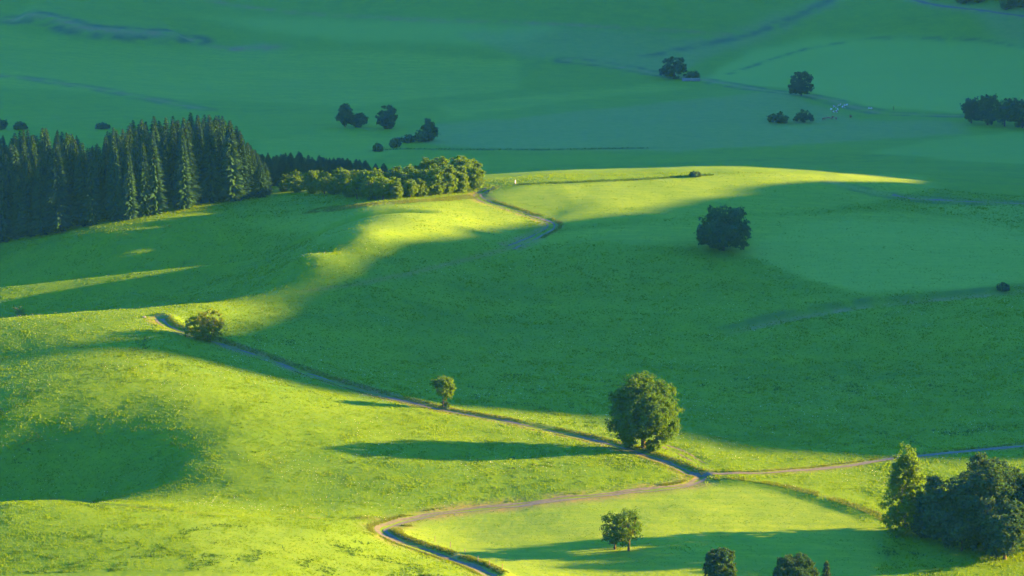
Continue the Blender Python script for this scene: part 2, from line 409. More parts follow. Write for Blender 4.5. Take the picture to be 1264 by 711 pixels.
def make_ground_material():
    m, nt = mat_new('meadow_grass'); t = NT(nt)
    out = t.n('ShaderNodeOutputMaterial')
    geo = t.n('ShaderNodeNewGeometry'); pos = geo.outputs['Position']
    at = t.n('ShaderNodeAttribute', attribute_name='field'); sep = t.n('ShaderNodeSeparateColor'); t.l(at.outputs['Color'], sep.inputs[0])
    tint = t.n('ShaderNodeAttribute', attribute_name='tint')
    col = meadow_colour(t, pos)
    ms_ = t.n('ShaderNodeMapping'); t.l(pos, ms_.inputs['Vector']); ms_.inputs['Rotation'].default_value = (0, 0, R(-8)); ms_.inputs['Scale'].default_value = (.006, .034, 0)
    bands = t.ramp(t.noise(ms_.outputs[0], 1.0, 5, .6), .36, .66)
    col = t.mix(t.math('MULTIPLY', bands, .5), col, (.082, .170, .008))
    # mown swathes: soft stripes
    mp = t.n('ShaderNodeMapping'); t.l(pos, mp.inputs['Vector']); mp.inputs['Rotation'].default_value = (0, 0, R(14)); mp.inputs['Scale'].default_value = (.02, .15, 0)
    st = t.ramp(t.noise(mp.outputs[0], 3.0, 2), .42, .58)
    mown = t.mix(st, (.100, .186, .012), (.126, .212, .015))
    mown = t.mix(t.math('MULTIPLY', t.ramp(t.noise(pos, .35, 4), .4, .7), .5), mown, (.065, .150, .018))
    mown = t.mix(t.math('MULTIPLY', bands, .45), mown, (.066, .146, .018))
    col = t.mix(sep.outputs[0], col, mown)
    col = t.mix(sep.outputs[2], col, (.115, .22, .030))
    col = t.mix(sep.outputs[1], col, t.mix(t.ramp(t.noise(pos, .25, 4), .35, .65), (.085, .135, .045), (.128, .155, .058)))
    col = t.mix(tint.outputs['Fac'], col, t.mix(t.ramp(t.noise(pos, .6, 3), .35, .65), (.11, .125, .036), (.075, .13, .024)))
    col = t.mix(at.outputs['Alpha'], col, t.mix(t.ramp(t.noise(pos, .8, 3), .35, .65), (.15, .115, .05), (.09, .11, .035)))
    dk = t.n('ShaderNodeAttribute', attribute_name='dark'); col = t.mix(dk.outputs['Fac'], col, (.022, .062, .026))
    b = t.n('ShaderNodeBsdfPrincipled'); t.l(col, b.inputs['Base Color'])
    b.inputs['Roughness'].default_value = .95; b.inputs['Specular IOR Level'].default_value = 0.02
    bump = t.n('ShaderNodeBump'); bump.inputs['Strength'].default_value = .45; bump.inputs['Distance'].default_value = .35
    h = t.math('ADD', t.noise(pos, .8, 4, .6), t.math('MULTIPLY', t.noise(pos, 3.5, 2), .35))
    t.l(h, bump.inputs['Height']); t.l(bump.outputs[0], b.inputs['Normal'])
    t.l(b.outputs[0], out.inputs[0])
    return m
def make_leaf_material(name, dif, dif2, tra, tf=.4, scale=.25):
    m, nt = mat_new(name); t = NT(nt)
    out = t.n('ShaderNodeOutputMaterial')
    geo = t.n('ShaderNodeNewGeometry'); oi = t.n('ShaderNodeObjectInfo')
    f = t.math('ADD', t.ramp(t.noise(geo.outputs['Position'], scale, 3), .3, .7), t.math('MULTIPLY', t.math('SUBTRACT', oi.outputs['Random'], .5), .8))
    f = t.math('ADD', f, t.math('MULTIPLY', t.math('SUBTRACT', geo.outputs['Random Per Island'], .5), .7))
    col = t.mix(t.ramp(f, 0, 1), dif, dif2)
    d = t.n('ShaderNodeBsdfDiffuse'); t.l(col, d.inputs['Color'])
    tr = t.n('ShaderNodeBsdfTranslucent'); tr.inputs['Color'].default_value = (*tra, 1)
    mx = t.n('ShaderNodeMixShader'); mx.inputs[0].default_value = tf
    t.l(d.outputs[0], mx.inputs[1]); t.l(tr.outputs[0], mx.inputs[2]); t.l(mx.outputs[0], out.inputs[0])
    return m
def make_grass_material():
    m, nt = mat_new('meadow_tufts'); t = NT(nt)
    out = t.n('ShaderNodeOutputMaterial'); geo = t.n('ShaderNodeNewGeometry')
    col = meadow_colour(t, geo.outputs['Position'])
    col = t.mix(t.ramp(geo.outputs['Random Per Island'], .45, 1.0), col, (.095, .178, .007))
    col = t.mix(t.ramp(geo.outputs['Random Per Island'], .35, 0.0), col, (.030, .088, .010))
    d = t.n('ShaderNodeBsdfDiffuse'); t.l(col, d.inputs['Color'])
    tr = t.n('ShaderNodeBsdfTranslucent'); tr.inputs['Color'].default_value = (.10, .20, .010, 1)
    mx = t.n('ShaderNodeMixShader'); mx.inputs[0].default_value = .58
    t.l(d.outputs[0], mx.inputs[1]); t.l(tr.outputs[0], mx.inputs[2]); t.l(mx.outputs[0], out.inputs[0])
    return m
def make_plain(name, c1, c2, scale=1.0, rough=.9, bump=0.0):
    m, nt = mat_new(name); t = NT(nt)
    out = t.n('ShaderNodeOutputMaterial'); geo = t.n('ShaderNodeNewGeometry'); pos = geo.outputs['Position']
    b = t.n('ShaderNodeBsdfPrincipled'); b.inputs['Roughness'].default_value = rough; b.inputs['Specular IOR Level'].default_value = .2
    nz = t.noise(pos, scale, 4)
    t.l(t.mix(t.ramp(nz, .35, .65), c1, c2), b.inputs['Base Color'])
    if bump:
        bp = t.n('ShaderNodeBump'); bp.inputs['Strength'].default_value = .6; bp.inputs['Distance'].default_value = bump
        t.l(nz, bp.inputs['Height']); t.l(bp.outputs[0], b.inputs['Normal'])
    t.l(b.outputs[0], out.inputs[0])
    return m
M = dict(
    ground=make_ground_material(), tuft=make_grass_material(),
    dry=make_leaf_material('dry_grass_blades', (.062, .115, .02), (.100, .125, .028), (.09, .14, .015), .4, .8),
    flower=make_leaf_material('white_flowers', (.55, .60, .50), (.45, .52, .40), (.5, .5, .4), .3, .8),
    gravel=make_plain('track_gravel', (.046, .058, .038), (.074, .086, .058), 1.2, .95, .05),
    earth=make_plain('rutted_earth', (.045, .060, .045), (.075, .080, .055), .8, .95, .08),
    spruce=make_leaf_material('spruce_needles', (.010, .036, .024), (.019, .058, .028), (.03, .06, .01), .2, .3),
    spruce_young=make_leaf_material('young_spruce_needles', (.016, .045, .024), (.03, .065, .026), (.05, .08, .015), .2, .3),
    leaf=make_leaf_material('broad_leaves', (.022, .072, .020), (.044, .115, .022), (.07, .15, .010), .38, .35),
    leaf_dark=make_leaf_material('dark_broad_leaves', (.016, .056, .030), (.030, .084, .032), (.05, .10, .014), .28, .35),
    leaf_light=make_leaf_material('light_broad_leaves', (.045, .105, .020), (.070, .135, .022), (.085, .19, .010), .45, .35),
    leaf_backlit=make_leaf_material('backlit_leaves', (.050, .100, .020), (.080, .130, .022), (.14, .21, .012), .55, .5),  # glow of backlit leaves put into a yellower leaf colour
    bark=make_plain('bark', (.035, .032, .026), (.06, .055, .045), 2.5, .95, .05),
    bark_pale=make_plain('pale_bark', (.14, .12, .095), (.24, .21, .18), 2.5, .95, .05),
    wood=make_plain('weathered_wood', (.10, .095, .08), (.16, .14, .12), 2.0, .9, .02),
    white=make_plain('white_paint', (.75, .75, .74), (.65, .65, .64), 2.0, .6),
    stone=make_plain('grey_stone', (.11, .125, .125), (.17, .18, .17), 2.0, .9, .05),
)

# ------------------------------------------------------------------ mesh helpers
def mesh_from(name, verts, faces_flat, k, mat, smooth=False, mat_ids=None):
    """faces_flat: (m,k) int array, all faces with k corners"""
    me = bpy.data.meshes.new(name)
    verts = np.asarray(verts, np.float32).reshape(-1, 3); f = np.asarray(faces_flat, np.int32).reshape(-1, k)
    me.vertices.add(len(verts)); me.vertices.foreach_set('co', verts.ravel())
    me.loops.add(f.size); me.loops.foreach_set('vertex_index', f.ravel())
    me.polygons.add(len(f)); me.polygons.foreach_set('loop_start', np.arange(len(f), dtype=np.int32) * k)
    me.polygons.foreach_set('use_smooth', np.full(len(f), smooth, bool))
    for mt in (mat if isinstance(mat, (list, tuple)) else [mat]): me.materials.append(mt)
    if mat_ids is not None: me.polygons.foreach_set('material_index', np.asarray(mat_ids, np.int32))
    me.update(); me.validate()
    return me
def link(name, data, parent=None, loc=None, rz=0.0, kind=None, label=None, cat=None, group=None):
    o = bpy.data.objects.new(name, data); COL.objects.link(o)
    if parent: o.parent = parent
    if loc is not None: o.location = loc
    o.rotation_euler = (0, 0, rz)
    if kind: o['kind'] = kind
    if label: o['label'] = label
    if cat: o['category'] = cat
    if group: o['group'] = group
    return o
def copy_thing(src, loc, rz=0.0, scale=None, label=None, group=None):
    c = src.copy(); COL.objects.link(c); c.location = loc; c.rotation_euler = (0, 0, rz)
    if scale is not None: c.scale = scale
    if label: c['label'] = label
    if group: c['group'] = group
    for ch in src.children:
        k = ch.copy(); COL.objects.link(k); k.parent = c
    return c

# ------------------------------------------------------------------ the ground sheet
ny_, nx_ = GX.shape
idx = np.arange(ny_ * nx_).reshape(ny_, nx_)
quads = np.stack([idx[:-1, :-1], idx[:-1, 1:], idx[1:, 1:], idx[1:, :-1]], -1).reshape(-1, 4)
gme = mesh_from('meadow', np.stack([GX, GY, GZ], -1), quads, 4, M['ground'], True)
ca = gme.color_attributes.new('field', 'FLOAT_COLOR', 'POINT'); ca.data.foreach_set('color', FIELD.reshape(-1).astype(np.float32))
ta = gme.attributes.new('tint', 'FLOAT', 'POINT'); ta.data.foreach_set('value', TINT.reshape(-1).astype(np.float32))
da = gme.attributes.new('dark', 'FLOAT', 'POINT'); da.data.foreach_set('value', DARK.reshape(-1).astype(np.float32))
link('meadow', gme, kind='structure')

# ------------------------------------------------------------------ track surfaces
def ribbon(name, p, strips, mat, lift=.05, ragged=.12, t0=0, t1=1):
    p = p[int(t0 * (len(p) - 1)): int(t1 * (len(p) - 1)) + 1]
    p = dense(p, 1.2)
    tg = np.gradient(p, axis=0); tg /= np.maximum(np.hypot(*tg.T)[:, None], 1e-9)
    nr = np.stack([-tg[:, 1], tg[:, 0]], 1)
    V = []; Fc = []
    rng = np.random.default_rng(len(p))
    for a, b in strips:
        ja = smooth(rng.normal(0, ragged * 5, (len(p), 1)), 6); jb = smooth(rng.normal(0, ragged * 5, (len(p), 1)), 6)
        base = sum(len(v) for v in V)
        cols = []
        for k in range(5):
            o = (a + ja) * (1 - k / 4) + (b + jb) * k / 4
            q = p + nr * o
            cols.append(np.concatenate([q, (ground(q[:, 0], q[:, 1]) + lift)[:, None]], 1))
        V.append(np.stack(cols, 1).reshape(-1, 3))
        i = np.arange(len(p) - 1)[:, None] * 5 + np.arange(4)[None] + base
        Fc.append(np.stack([i, i + 5, i + 6, i + 1], -1).reshape(-1, 4))
    me = mesh_from(name, np.concatenate(V), np.concatenate(Fc), 4, mat, True)
    link(name, me, kind='structure')
ribbon('meadow_track', P_TRACK, [(-1.45, -.8), (.8, 1.45)], M['earth'], .07, .12, 0, .5)
ribbon('gravel_lane', P_LANE, [(-1.15, -.45), (.45, 1.15)], M['gravel'], .06, .12)
ribbon('gravel_road', P_LOOP, [(-1.4, -.28), (.28, 1.4)], M['gravel'], .06, .14)
ribbon('gravel_path', P_EAST, [(-.9, .9)], M['gravel'], .075, .1)
ribbon('pale_path', P_PALE, [(-.8, .8)], M['gravel'], .08, .3, 0.3, 1)
ribbon('distant_road', P_FARROAD, [(-1.0, 1.0)], M['gravel'], .15, .2)
ribbon('wheel_rut', P_RUT, [(-.35, .35)], M['earth'], .06, .1)
ribbon('wheel_rut', P_RUT2, [(-.35, .35)], M['earth'], .06, .1)
# gravel fan where the tracks meet
jx, jy = hit([838,870,880,862,845,850], [577,583,590,599,600,590])
# ------------------------------------------------------------------ trees
def tube(pts, rad, n=7):
    pts = np.array(pts, float); V = []; Fc = []
    for i, (p, r) in enumerate(zip(pts, rad)):
        d = pts[min(i + 1, len(pts) - 1)] - pts[max(i - 1, 0)]; d /= np.linalg.norm(d) + 1e-9
        a = np.cross(d, [0.3, 1, 0.1]); a /= np.linalg.norm(a) + 1e-9; b = np.cross(d, a)
        th = np.arange(n) / n * 2 * math.pi
        V.append(p + r * (np.cos(th)[:, None] * a + np.sin(th)[:, None] * b))
    for i in range(len(pts) - 1):
        for k in range(n):
            Fc.append((i * n + k, i * n + (k + 1) % n, (i + 1) * n + (k + 1) % n, (i + 1) * n + k))
    return np.concatenate(V), np.array(Fc)
def join(parts):
    V = []; Fc = []; o = 0
    for v, f in parts:
        V.append(v); Fc.append(f + o); o += len(v)
    return np.concatenate(V), np.concatenate(Fc)
def leaf_faces(C, nrm, size, rng, aspect=1.5):
    n = len(C)
    nrm = nrm / (np.linalg.norm(nrm, axis=1)[:, None] + 1e-9)
    a = rng.normal(size=(n, 3)); a -= nrm * (a * nrm).sum(1)[:, None]; a /= np.linalg.norm(a, axis=1)[:, None] + 1e-9
    b = np.cross(nrm, a)
    s = (size * rng.uniform(.6, 1.35, n))[:, None]
    V = np.stack([C - a * s * aspect * .5, C + b * s * .5 + nrm * s * .12, C + a * s * aspect * .5, C - b * s * .5 + nrm * s * .12], 1).reshape(-1, 3)
    return V, np.arange(4 * n).reshape(-1, 4)
def auto_lobes(rng, w, h, base, shape='round', k=13):
    zc = (base + 1) / 2 * h; rz = (1 - base) / 2 * h; rx = w / 2
    L = [(0, 0, zc, rx * .86, rz * .88)]
    if shape == 'dome': L = [(0, 0, zc, rx * .94, rz * .95), (0, 0, zc - rz * .25, rx * .97, rz * .72)]; k = 20
    if shape == 'cone': L = [(0, 0, h * (base + (1 - base) * q), rx * r_, h * .17) for q, r_ in ((.13, .86), (.30, .88), (.48, .78), (.64, .62), (.78, .44), (.88, .28))]
    for i in range(k):
        th = rng.uniform(0, 2 * math.pi); cz = rng.uniform(-.85, .92)
        rr = math.sqrt(max(0, 1 - cz * cz))
        if shape == 'cone': rr = (1 - (cz + 1) / 2) ** .7 * 1.05
        if shape == 'dome': rr = min(1, math.sqrt(max(0, 1 - max(cz, 0) ** 2))) if cz > -.7 else .85
        lr = rng.uniform(.26, .40)
        if shape == 'dome': lr *= .62
        if shape == 'cone': lr *= .55 + .6 * rr
        L.append((math.cos(th) * rr * rx * (1 - lr * .9), math.sin(th) * rr * rx * (1 - lr * .9), zc + cz * rz * (1 - lr * .55), rx * lr, min(rx, rz) * lr * 1.1))
    return L
def broadleaf_meshes(name, seed, w, h, base=.12, shape='round', lobes=None, n_leaf=6000, leaf=.5, mat='leaf', bark='bark', trunk_r=None, clump=.9, stems=1, limbs=7, gap=0.0):
    rng = np.random.default_rng(seed)
    L = lobes or auto_lobes(rng, w, h, base, shape)
    La = np.array(L)
    vol = La[:, 3] ** 2 * La[:, 4]; vol = vol ** .75; vol /= vol.sum()
    per = 26
    n_leaf = int(n_leaf * 2.2)
    nc = max(8, n_leaf // per)
    which = rng.choice(len(L), nc, p=vol)
    dirs = rng.normal(size=(nc, 3)); dirs /= np.linalg.norm(dirs, axis=1)[:, None]
    rad = rng.random(nc) ** .38
    off = dirs * rad[:, None] * np.stack([La[which, 3], La[which, 3], La[which, 4]], 1)
    CC = La[which, :3] + off
    if gap:
        keep = rng.random(nc) > gap
        CC, dirs = CC[keep], dirs[keep]; nc = len(CC)
    C = np.repeat(CC, per, 0) + rng.normal(0, clump * .42, (nc * per, 3)) * [1, 1, .75]
    out = C - np.array([0, 0, h * (base + 1) * .42]); out /= np.linalg.norm(out, axis=1)[:, None] + 1e-9
    nrm = np.repeat(dirs, per, 0) * .45 + out * .35 + rng.normal(0, .55, C.shape) + [0, 0, .25]
    C[:, 2] = np.maximum(C[:, 2], .15 + .5 * leaf)
    V, Fc = leaf_faces(C, nrm, leaf, rng)
    crown = mesh_from(name + '_crown', V, Fc, 4, M[mat])
    tr = trunk_r or h * .024
    parts = []
    top = h * .72
    for s in range(stems):
        ang = rng.uniform(0, 6.28); sp = (0 if stems == 1 else w * .10)
        bx, by = math.cos(ang + s * 6.28 / stems) * sp, math.sin(ang + s * 6.28 / stems) * sp
        r0 = tr / math.sqrt(stems)
        zz = np.linspace(-.3, top, 7); k = np.linspace(0, 1, 7)
        wob = rng.normal(0, .012 * h, (7, 2)); wob[0] = wob[1] = 0
        pts = [(bx * (1 + 1.4 * k[i]) + wob[i, 0], by * (1 + 1.4 * k[i]) + wob[i, 1], zz[i]) for i in range(7)]
        parts.append(tube(pts, r0 * np.array([1.35, 1.05, .9, .75, .58, .4, .2]), 8))
        for j in range(limbs // stems + (1 if s == 0 else 0)):
            t = La[rng.integers(len(L)), :3] * rng.uniform(.75, 1.05)
            i0 = rng.integers(2, 5); p0 = np.array(pts[i0])
            if t[2] < p0[2] * .7: t[2] = p0[2] * .8
            mid = p0 * .5 + t * .5 + rng.normal(0, .03 * h, 3) + [0, 0, .03 * h]
            rl = r0 * rng.uniform(.3, .45)
            parts.append(tube([p0, mid, t], [rl, rl * .65, rl * .2], 5))
    V, Fc = join(parts)
    trunk = mesh_from(name + '_trunk', V, Fc, 4, M[bark], True)
    return trunk, crown
def tree(name, label, cat, meshes, loc, rz=0, scale=1.0, group=None):
    o = bpy.data.objects.new(name, None); COL.objects.link(o)
    o.empty_display_size = .5
    o.location = loc; o.rotation_euler = (0, 0, rz)
    o.scale = scale if isinstance(scale, tuple) else (scale,) * 3
    o['label'] = label; o['category'] = cat
    if group: o['group'] = group
    link('trunk', meshes[0], o); link('crown', meshes[1], o)
    return o
def spot(u, v):
    x, y = hit([u], [v]); return float(x[0]), float(y[0]), float(ground(x, y)[0])
def mpp(p):
    return math.sqrt(p[0] ** 2 + p[1] ** 2 + (CAMH - p[2]) ** 2) / F
def plant(name, label, cat, u, v, hp, wp, seed, mat='leaf', group=None, sink=.1, **kw):
    p = spot(u, v); k = mpp(p)
    ms = broadleaf_meshes(name, seed, wp * k, hp * k, mat=mat, **kw)
    return tree(name, label, cat, ms, (p[0], p[1], p[2] - sink), group=group)

def spruce_meshes(name, seed, h=26.0, w=6.0, whorl=.62, mat='spruce'):
    rng = np.random.default_rng(seed)
    V = []; Fc = []; o = 0
    z = 1.2
    while z < h - .3:
        k = 1 - z / h
        rad = w / 2 * (k ** .62) * (1.05 if z > h * .12 else .75) + .12
        nb = 5 if k < .15 else (8 if k < .6 else 9)
        a0 = rng.uniform(0, 6.28)
        for i in range(nb):
            a = a0 + i * 6.283 / nb + rng.normal(0, .15); r = rad * rng.uniform(.72, 1.12)
            ca, sa = math.cos(a), math.sin(a); zz = z + rng.normal(0, .12)
            droop = r * rng.uniform(.22, .42); wid = r * .20 + .16
            up = .25 * k
            P0 = np.array([0, 0, zz]); P1 = np.array([ca * r * .5, sa * r * .5, zz - droop * .35 + up]); P2 = np.array([ca * r, sa * r, zz - droop + up * .6])
            S = np.array([-sa, ca, 0]) * wid
            dn = np.array([0, 0, -wid * .75])
            V += [P0, P1 + S + dn, P2, P1 - S + dn, P1 + [0, 0, .08]]
            Fc += [(o, o + 1, o + 4), (o + 1, o + 2, o + 4), (o + 2, o + 3, o + 4), (o + 3, o, o + 4)]; o += 5
            # hanging side sprays
            for q in (.45, .75):
                B = P0 * (1 - q) + P2 * q + [0, 0, .1]; L_ = r * .26 + .1
                for sg in (-1, 1):
                    E = B + np.array([-sa, ca, 0]) * sg * L_ + np.array([ca, sa, 0]) * L_ * .5 + [0, 0, -L_ * .55]
                    V += [B + [ca * .14, sa * .14, 0], B - [ca * .14, sa * .14, .1], E]
                    Fc += [(o, o + 1, o + 2)]; o += 3
        z += whorl * rng.uniform(.85, 1.15) * (.75 + .35 * k)
    V += [np.array([.12, 0, h - .9]), np.array([-.06, .1, h - .9]), np.array([-.06, -.1, h - .9]), np.array([0, 0, h])]
    Fc += [(o, o + 1, o + 3), (o + 1, o + 2, o + 3), (o + 2, o, o + 3)]
    crown = mesh_from(name + '_crown', np.array(V), np.array(Fc), 3, M[mat])
    tv, tf = tube([(0, 0, -.5), (0, 0, h * .3), (0, 0, h * .65), (0, 0, h * .97)], [.32, .26, .16, .03], 7)
    return mesh_from(name + '_trunk', tv, tf, 4, M['bark'], True), crown

# --- the lone trees
def big_lobes(k):
    raw = [(0,0,.48,.34,.36),(-.05,.05,.80,.22,.19),(.20,0,.68,.22,.19),(-.26,-.05,.62,.19,.20),(.32,.05,.42,.16,.20),(-.32,0,.36,.15,.19),
           (.12,-.2,.50,.25,.26),(-.12,-.22,.42,.25,.24),(.1,.22,.5,.25,.27),(-.14,.22,.56,.24,.25),(.24,-.1,.24,.19,.14),(-.2,-.1,.23,.19,.14),(.36,-.05,.28,.11,.12),(-.03,-.18,.70,.18,.18)]
    return [tuple(c * k for c in r) for r in raw]
pb = spot(794, 552); kb = mpp(pb)
ms = broadleaf_meshes('maple', 5, 83 * kb, 96 * kb, lobes=big_lobes(96 * kb), n_leaf=21000, leaf=.36, mat='leaf', trunk_r=.48, clump=.95, limbs=12)
tree('broadleaf_tree', 'large full broadleaf tree beside the gravel lane, casting a long shadow', 'tree', ms, (pb[0], pb[1], pb[2] - .1))
plant('shrub', 'low yellow-green shrub at the foot of the large lane-side tree', 'shrub', 806, 556, 16, 20, 21, 'leaf_light', n_leaf=900, leaf=.3, base=.0, clump=.5, limbs=3)
plant('shrub', 'small dark shrub at the trunk of the large lane-side tree', 'shrub', 779, 553, 13, 20, 22, 'leaf', n_leaf=700, leaf=.3, base=.0, clump=.5, limbs=3)
plant('small_tree', 'small slender young tree beside the middle of the gravel lane', 'tree', 547, 504, 43, 31, 31, 'leaf_light', n_leaf=2300, leaf=.28, base=.30, clump=.5, stems=3, limbs=6, trunk_r=.2, gap=.1)
plant('shrub', 'little dark shrub at the foot of the slender lane-side tree', 'shrub', 549, 504, 11, 11, 32, 'leaf_dark', n_leaf=380, leaf=.25, base=0., clump=.4, limbs=2)
plant('small_tree', 'yellowish multi-stemmed tree at the upper bend of the gravel lane', 'tree', 254, 421, 43, 50, 33, 'leaf_backlit', n_leaf=3400, leaf=.30, base=.0, clump=.6, stems=4, limbs=9, trunk_r=.26, gap=.05, shape='dome')
plant('broadleaf_tree', 'dark round tree alone on the shaded pasture above the bowl', 'tree', 893, 309, 57, 69, 34, 'leaf_dark', n_leaf=11000, leaf=.42, base=.03, clump=.85, limbs=9, shape='dome')
plant('airy_tree', 'shorter airy open-crowned tree of the pair at the shaded field edge', 'tree', 759, 678, 48, 46, 35, 'leaf', n_leaf=1900, leaf=.26, base=.14, clump=.65, limbs=9, trunk_r=.22, gap=.25)
plant('airy_tree', 'taller airy open-crowned tree of the pair at the shaded field edge', 'tree', 776, 680, 55, 46, 36, 'leaf', n_leaf=2200, leaf=.26, base=.14, clump=.65, limbs=10, trunk_r=.24, gap=.25)
plant('round_tree', 'narrow rounded dark tree standing in the lower shadow', 'tree', 888, 726, 54, 41, 37, 'leaf_dark', n_leaf=7000, leaf=.27, base=.05, clump=.45, shape='dome')
plant('round_tree', 'broad rounded dark tree beside a little fir in the lower shadow', 'tree', 981, 735, 55, 56, 38, 'leaf_dark', n_leaf=9000, leaf=.27, base=.05, clump=.45, shape='dome')
pc = spot(1020, 722)
tree('fir', 'little young fir beside the broad rounded tree', 'tree', spruce_meshes('fir', 61, 5.4, 2.9, .4, 'spruce_young'), (pc[0], pc[1], pc[2] - .1))
plant('shrub', 'leafy shrub top on the mown mound beside the gravel road', 'shrub', 527, 718, 11, 22, 39, 'leaf', n_leaf=500, leaf=.3, base=0., clump=.5, limbs=3)
# --- clump on the right
GC = 'trees of the clump below the gravel path'
plant('birch', 'tall pale green pyramid-shaped birch at the edge of the clump', 'tree', 1117, 657, 112, 68, 41, 'leaf_light', n_leaf=8000, leaf=.34, base=.0, shape='cone', clump=.8, bark='bark_pale', trunk_r=.28, gap=.12, limbs=12)
plant('broadleaf_tree', 'tallest broad dark tree of the clump below the gravel path', 'tree', 1219, 672, 112, 94, 42, 'leaf_dark', n_leaf=17000, leaf=.38, base=.03, clump=.9, limbs=10, shape='dome')
plant('broadleaf_tree', 'dark mid-height tree between the birch and the tallest clump tree', 'tree', 1165, 667, 82, 66, 43, 'leaf_dark', n_leaf=9500, leaf=.38, base=.03, clump=.8, shape='dome')
plant('broadleaf_tree', 'dark tree with sunlit top on the far side of the tallest clump tree', 'tree', 1259, 664, 86, 66, 44, 'leaf_dark', n_leaf=9500, leaf=.38, base=.03, clump=.8, shape='dome')
plant('broadleaf_tree', 'low bushy dark tree in front of the clump', 'tree', 1240, 690, 82, 72, 45, 'leaf_dark', n_leaf=7000, leaf=.40, base=.02, clump=.9)
plant('shrub', 'dark shrub at the foot of the pale birch', 'shrub', 1140, 662, 40, 42, 46, 'leaf_dark', n_leaf=2400, leaf=.36, base=.0, clump=.7, limbs=3)
plant('shrub', 'dark shrub in front of the mid-height clump tree', 'shrub', 1187, 680, 44, 52, 47, 'leaf_dark', n_leaf=2600, leaf=.36, base=.0, clump=.7, limbs=3)
plant('broadleaf_tree', 'broad dark tree added beyond the clump for its shadow', 'tree', 1300, 672, 100, 90, 48, 'leaf_dark', n_leaf=9000, leaf=.44, base=.04, clump=.9)  # added at the frame edge to extend the clump's cast shadow
plant('broadleaf_tree', 'dark leafy tree added behind the clump for its shadow', 'tree', 1345, 655, 95, 90, 49, 'leaf_dark', n_leaf=8000, leaf=.44, base=.04, clump=.9)  # unseen, added for the long shadow of the clump

# --- scattered trees of the far plain
far = [
 ('broadleaf_tree','dark oval tree, taller of the touching pair on the far plain',426,157,32,20,51,'leaf_dark','round'),
 ('broadleaf_tree','short round tree touching the taller oval tree on the far plain',443,157,18,19,52,'leaf_dark','round'),
 ('broadleaf_tree','egg-shaped dark tree alone beside the touching pair',478,159,29,27,53,'leaf_dark','dome'),
 ('broadleaf_tree','dark pyramid-shaped tree at the end of the far hedge',529,174,29,26,54,'leaf_dark','cone'),
 ('shrub','bushy shrub at the foot of the pyramid-shaped tree',520,175,14,16,55,'leaf_dark','dome'),
 ('shrub','small dark hedge shrub with square outline, lowest of the far hedge',467,187,10,10,56,'leaf_dark','dome'),
 ('shrub','round hedge shrub in the middle of the far hedge',488,182,12,14,57,'leaf_dark','dome'),
 ('shrub','low hedge shrub next to the pyramid-shaped tree',503,176,9,16,58,'leaf_dark','dome'),
 ('broadleaf_tree','wide dark tree beside the log pile on the far plain',832,97,27,36,59,'leaf_dark','dome'),
 ('shrub','little bush behind the log pile on the far plain',855,98,10,16,60,'leaf_dark','dome'),
 ('broadleaf_tree','round dark tree at the far field corner above the cattle',989,118,30,31,61,'leaf_dark','dome'),
 ('shrub','flat wide bush beside a rounder bush near the cattle',962,152,13,27,62,'leaf_dark','dome'),
 ('shrub','rounder bush next to a flat one near the cattle',993,151,15,25,63,'leaf_dark','dome'),
 ('shrub','small bush on the sunlit ridge line',858,218,5,9,64,'leaf_dark','dome'),
 ('shrub','small dark bush at the end of the pasture ditch',1238,359,9,8,65,'leaf_dark','dome'),
 ('shrub','dark bush behind the spruce forest on the plain, beside the smaller round one',2,160,13,14,66,'leaf_dark','dome'),
 ('shrub','round little bush behind the forest on the plain',25,160,9,15,67,'leaf_dark','dome'),
 ('shrub','low flat bush on the far field boundary behind the forest',126,159,7,17,68,'leaf_dark','dome'),
]
for nm, lb, u, v, hp, wp, sd, mt, shp in far:
    plant(nm, lb, 'tree' if 'tree' in nm else 'shrub', u, v, hp, wp, sd, mt, n_leaf=1500 if hp > 15 else 600, leaf=.85 if hp > 15 else .65, base=.03, clump=1.0, shape=shp, limbs=4)
GF = 'trees of the far grove'
for i, (u, v, hp, wp, lb) in enumerate([(1199,152,34,26,'dark round tree at the end of the far grove'),(1219,154,38,30,'tall dark tree in the far grove, next to its end tree'),
        (1240,156,38,34,'widest dark tree of the far grove'),(1262,158,36,34,'leafy dark tree on the outer side of the widest far grove tree'),(1285,158,36,34,'dark tree at the outer end of the far grove')]):
    plant('broadleaf_tree', lb, 'tree', u, v, hp, wp, 80 + i, 'leaf_dark', n_leaf=1900, leaf=.66, base=.02, clump=1.2, limbs=4, group=GF)

# --- spruce forest
rng = np.random.default_rng(77)
SP = [tree('spruce', 'tall dark spruce in the dense forest above the sunlit meadow', 'tree', spruce_meshes('spruce%d' % i, 100 + i, 26, w, .62), (0, 0, -500), group='spruces of the dense forest') for i, w in enumerate((8.8, 7.8, 9.4, 8.2))]
used = [False] * 4
def put_spruce(x, y, h, lab=None, grp=None):
    i = int(rng.integers(4)); s = h / 26.0; loc = (x, y, float(ground(x, y)) - .2); ws = max(s, .75) * rng.uniform(.85, 1.25)
    if lab is None and not used[i]:
        used[i] = True; o = SP[i]; o.location = loc
    else:
        o = copy_thing(SP[i], loc, label=lab, group=grp)
    o.rotation_euler = (0, 0, rng.uniform(0, 6.28)); o.scale = (ws, ws, s)
    return o
EDGE_U = [-60, 0, 60, 150, 240, 300, 338]; EDGE_V = [309, 300, 290, 277, 264, 256, 250]
TOP_U = [-60, 0, 30, 60, 95, 112, 125, 140, 160, 190, 215, 245, 275, 292, 300, 312, 325, 340]
TOP_V = [172, 168, 160, 157, 165, 182, 172, 155, 149, 143, 139, 137, 141, 152, 165, 180, 192, 228]
ex, ey = hit(EDGE_U, EDGE_V)
cnt = 0
rows = 13
placed = []
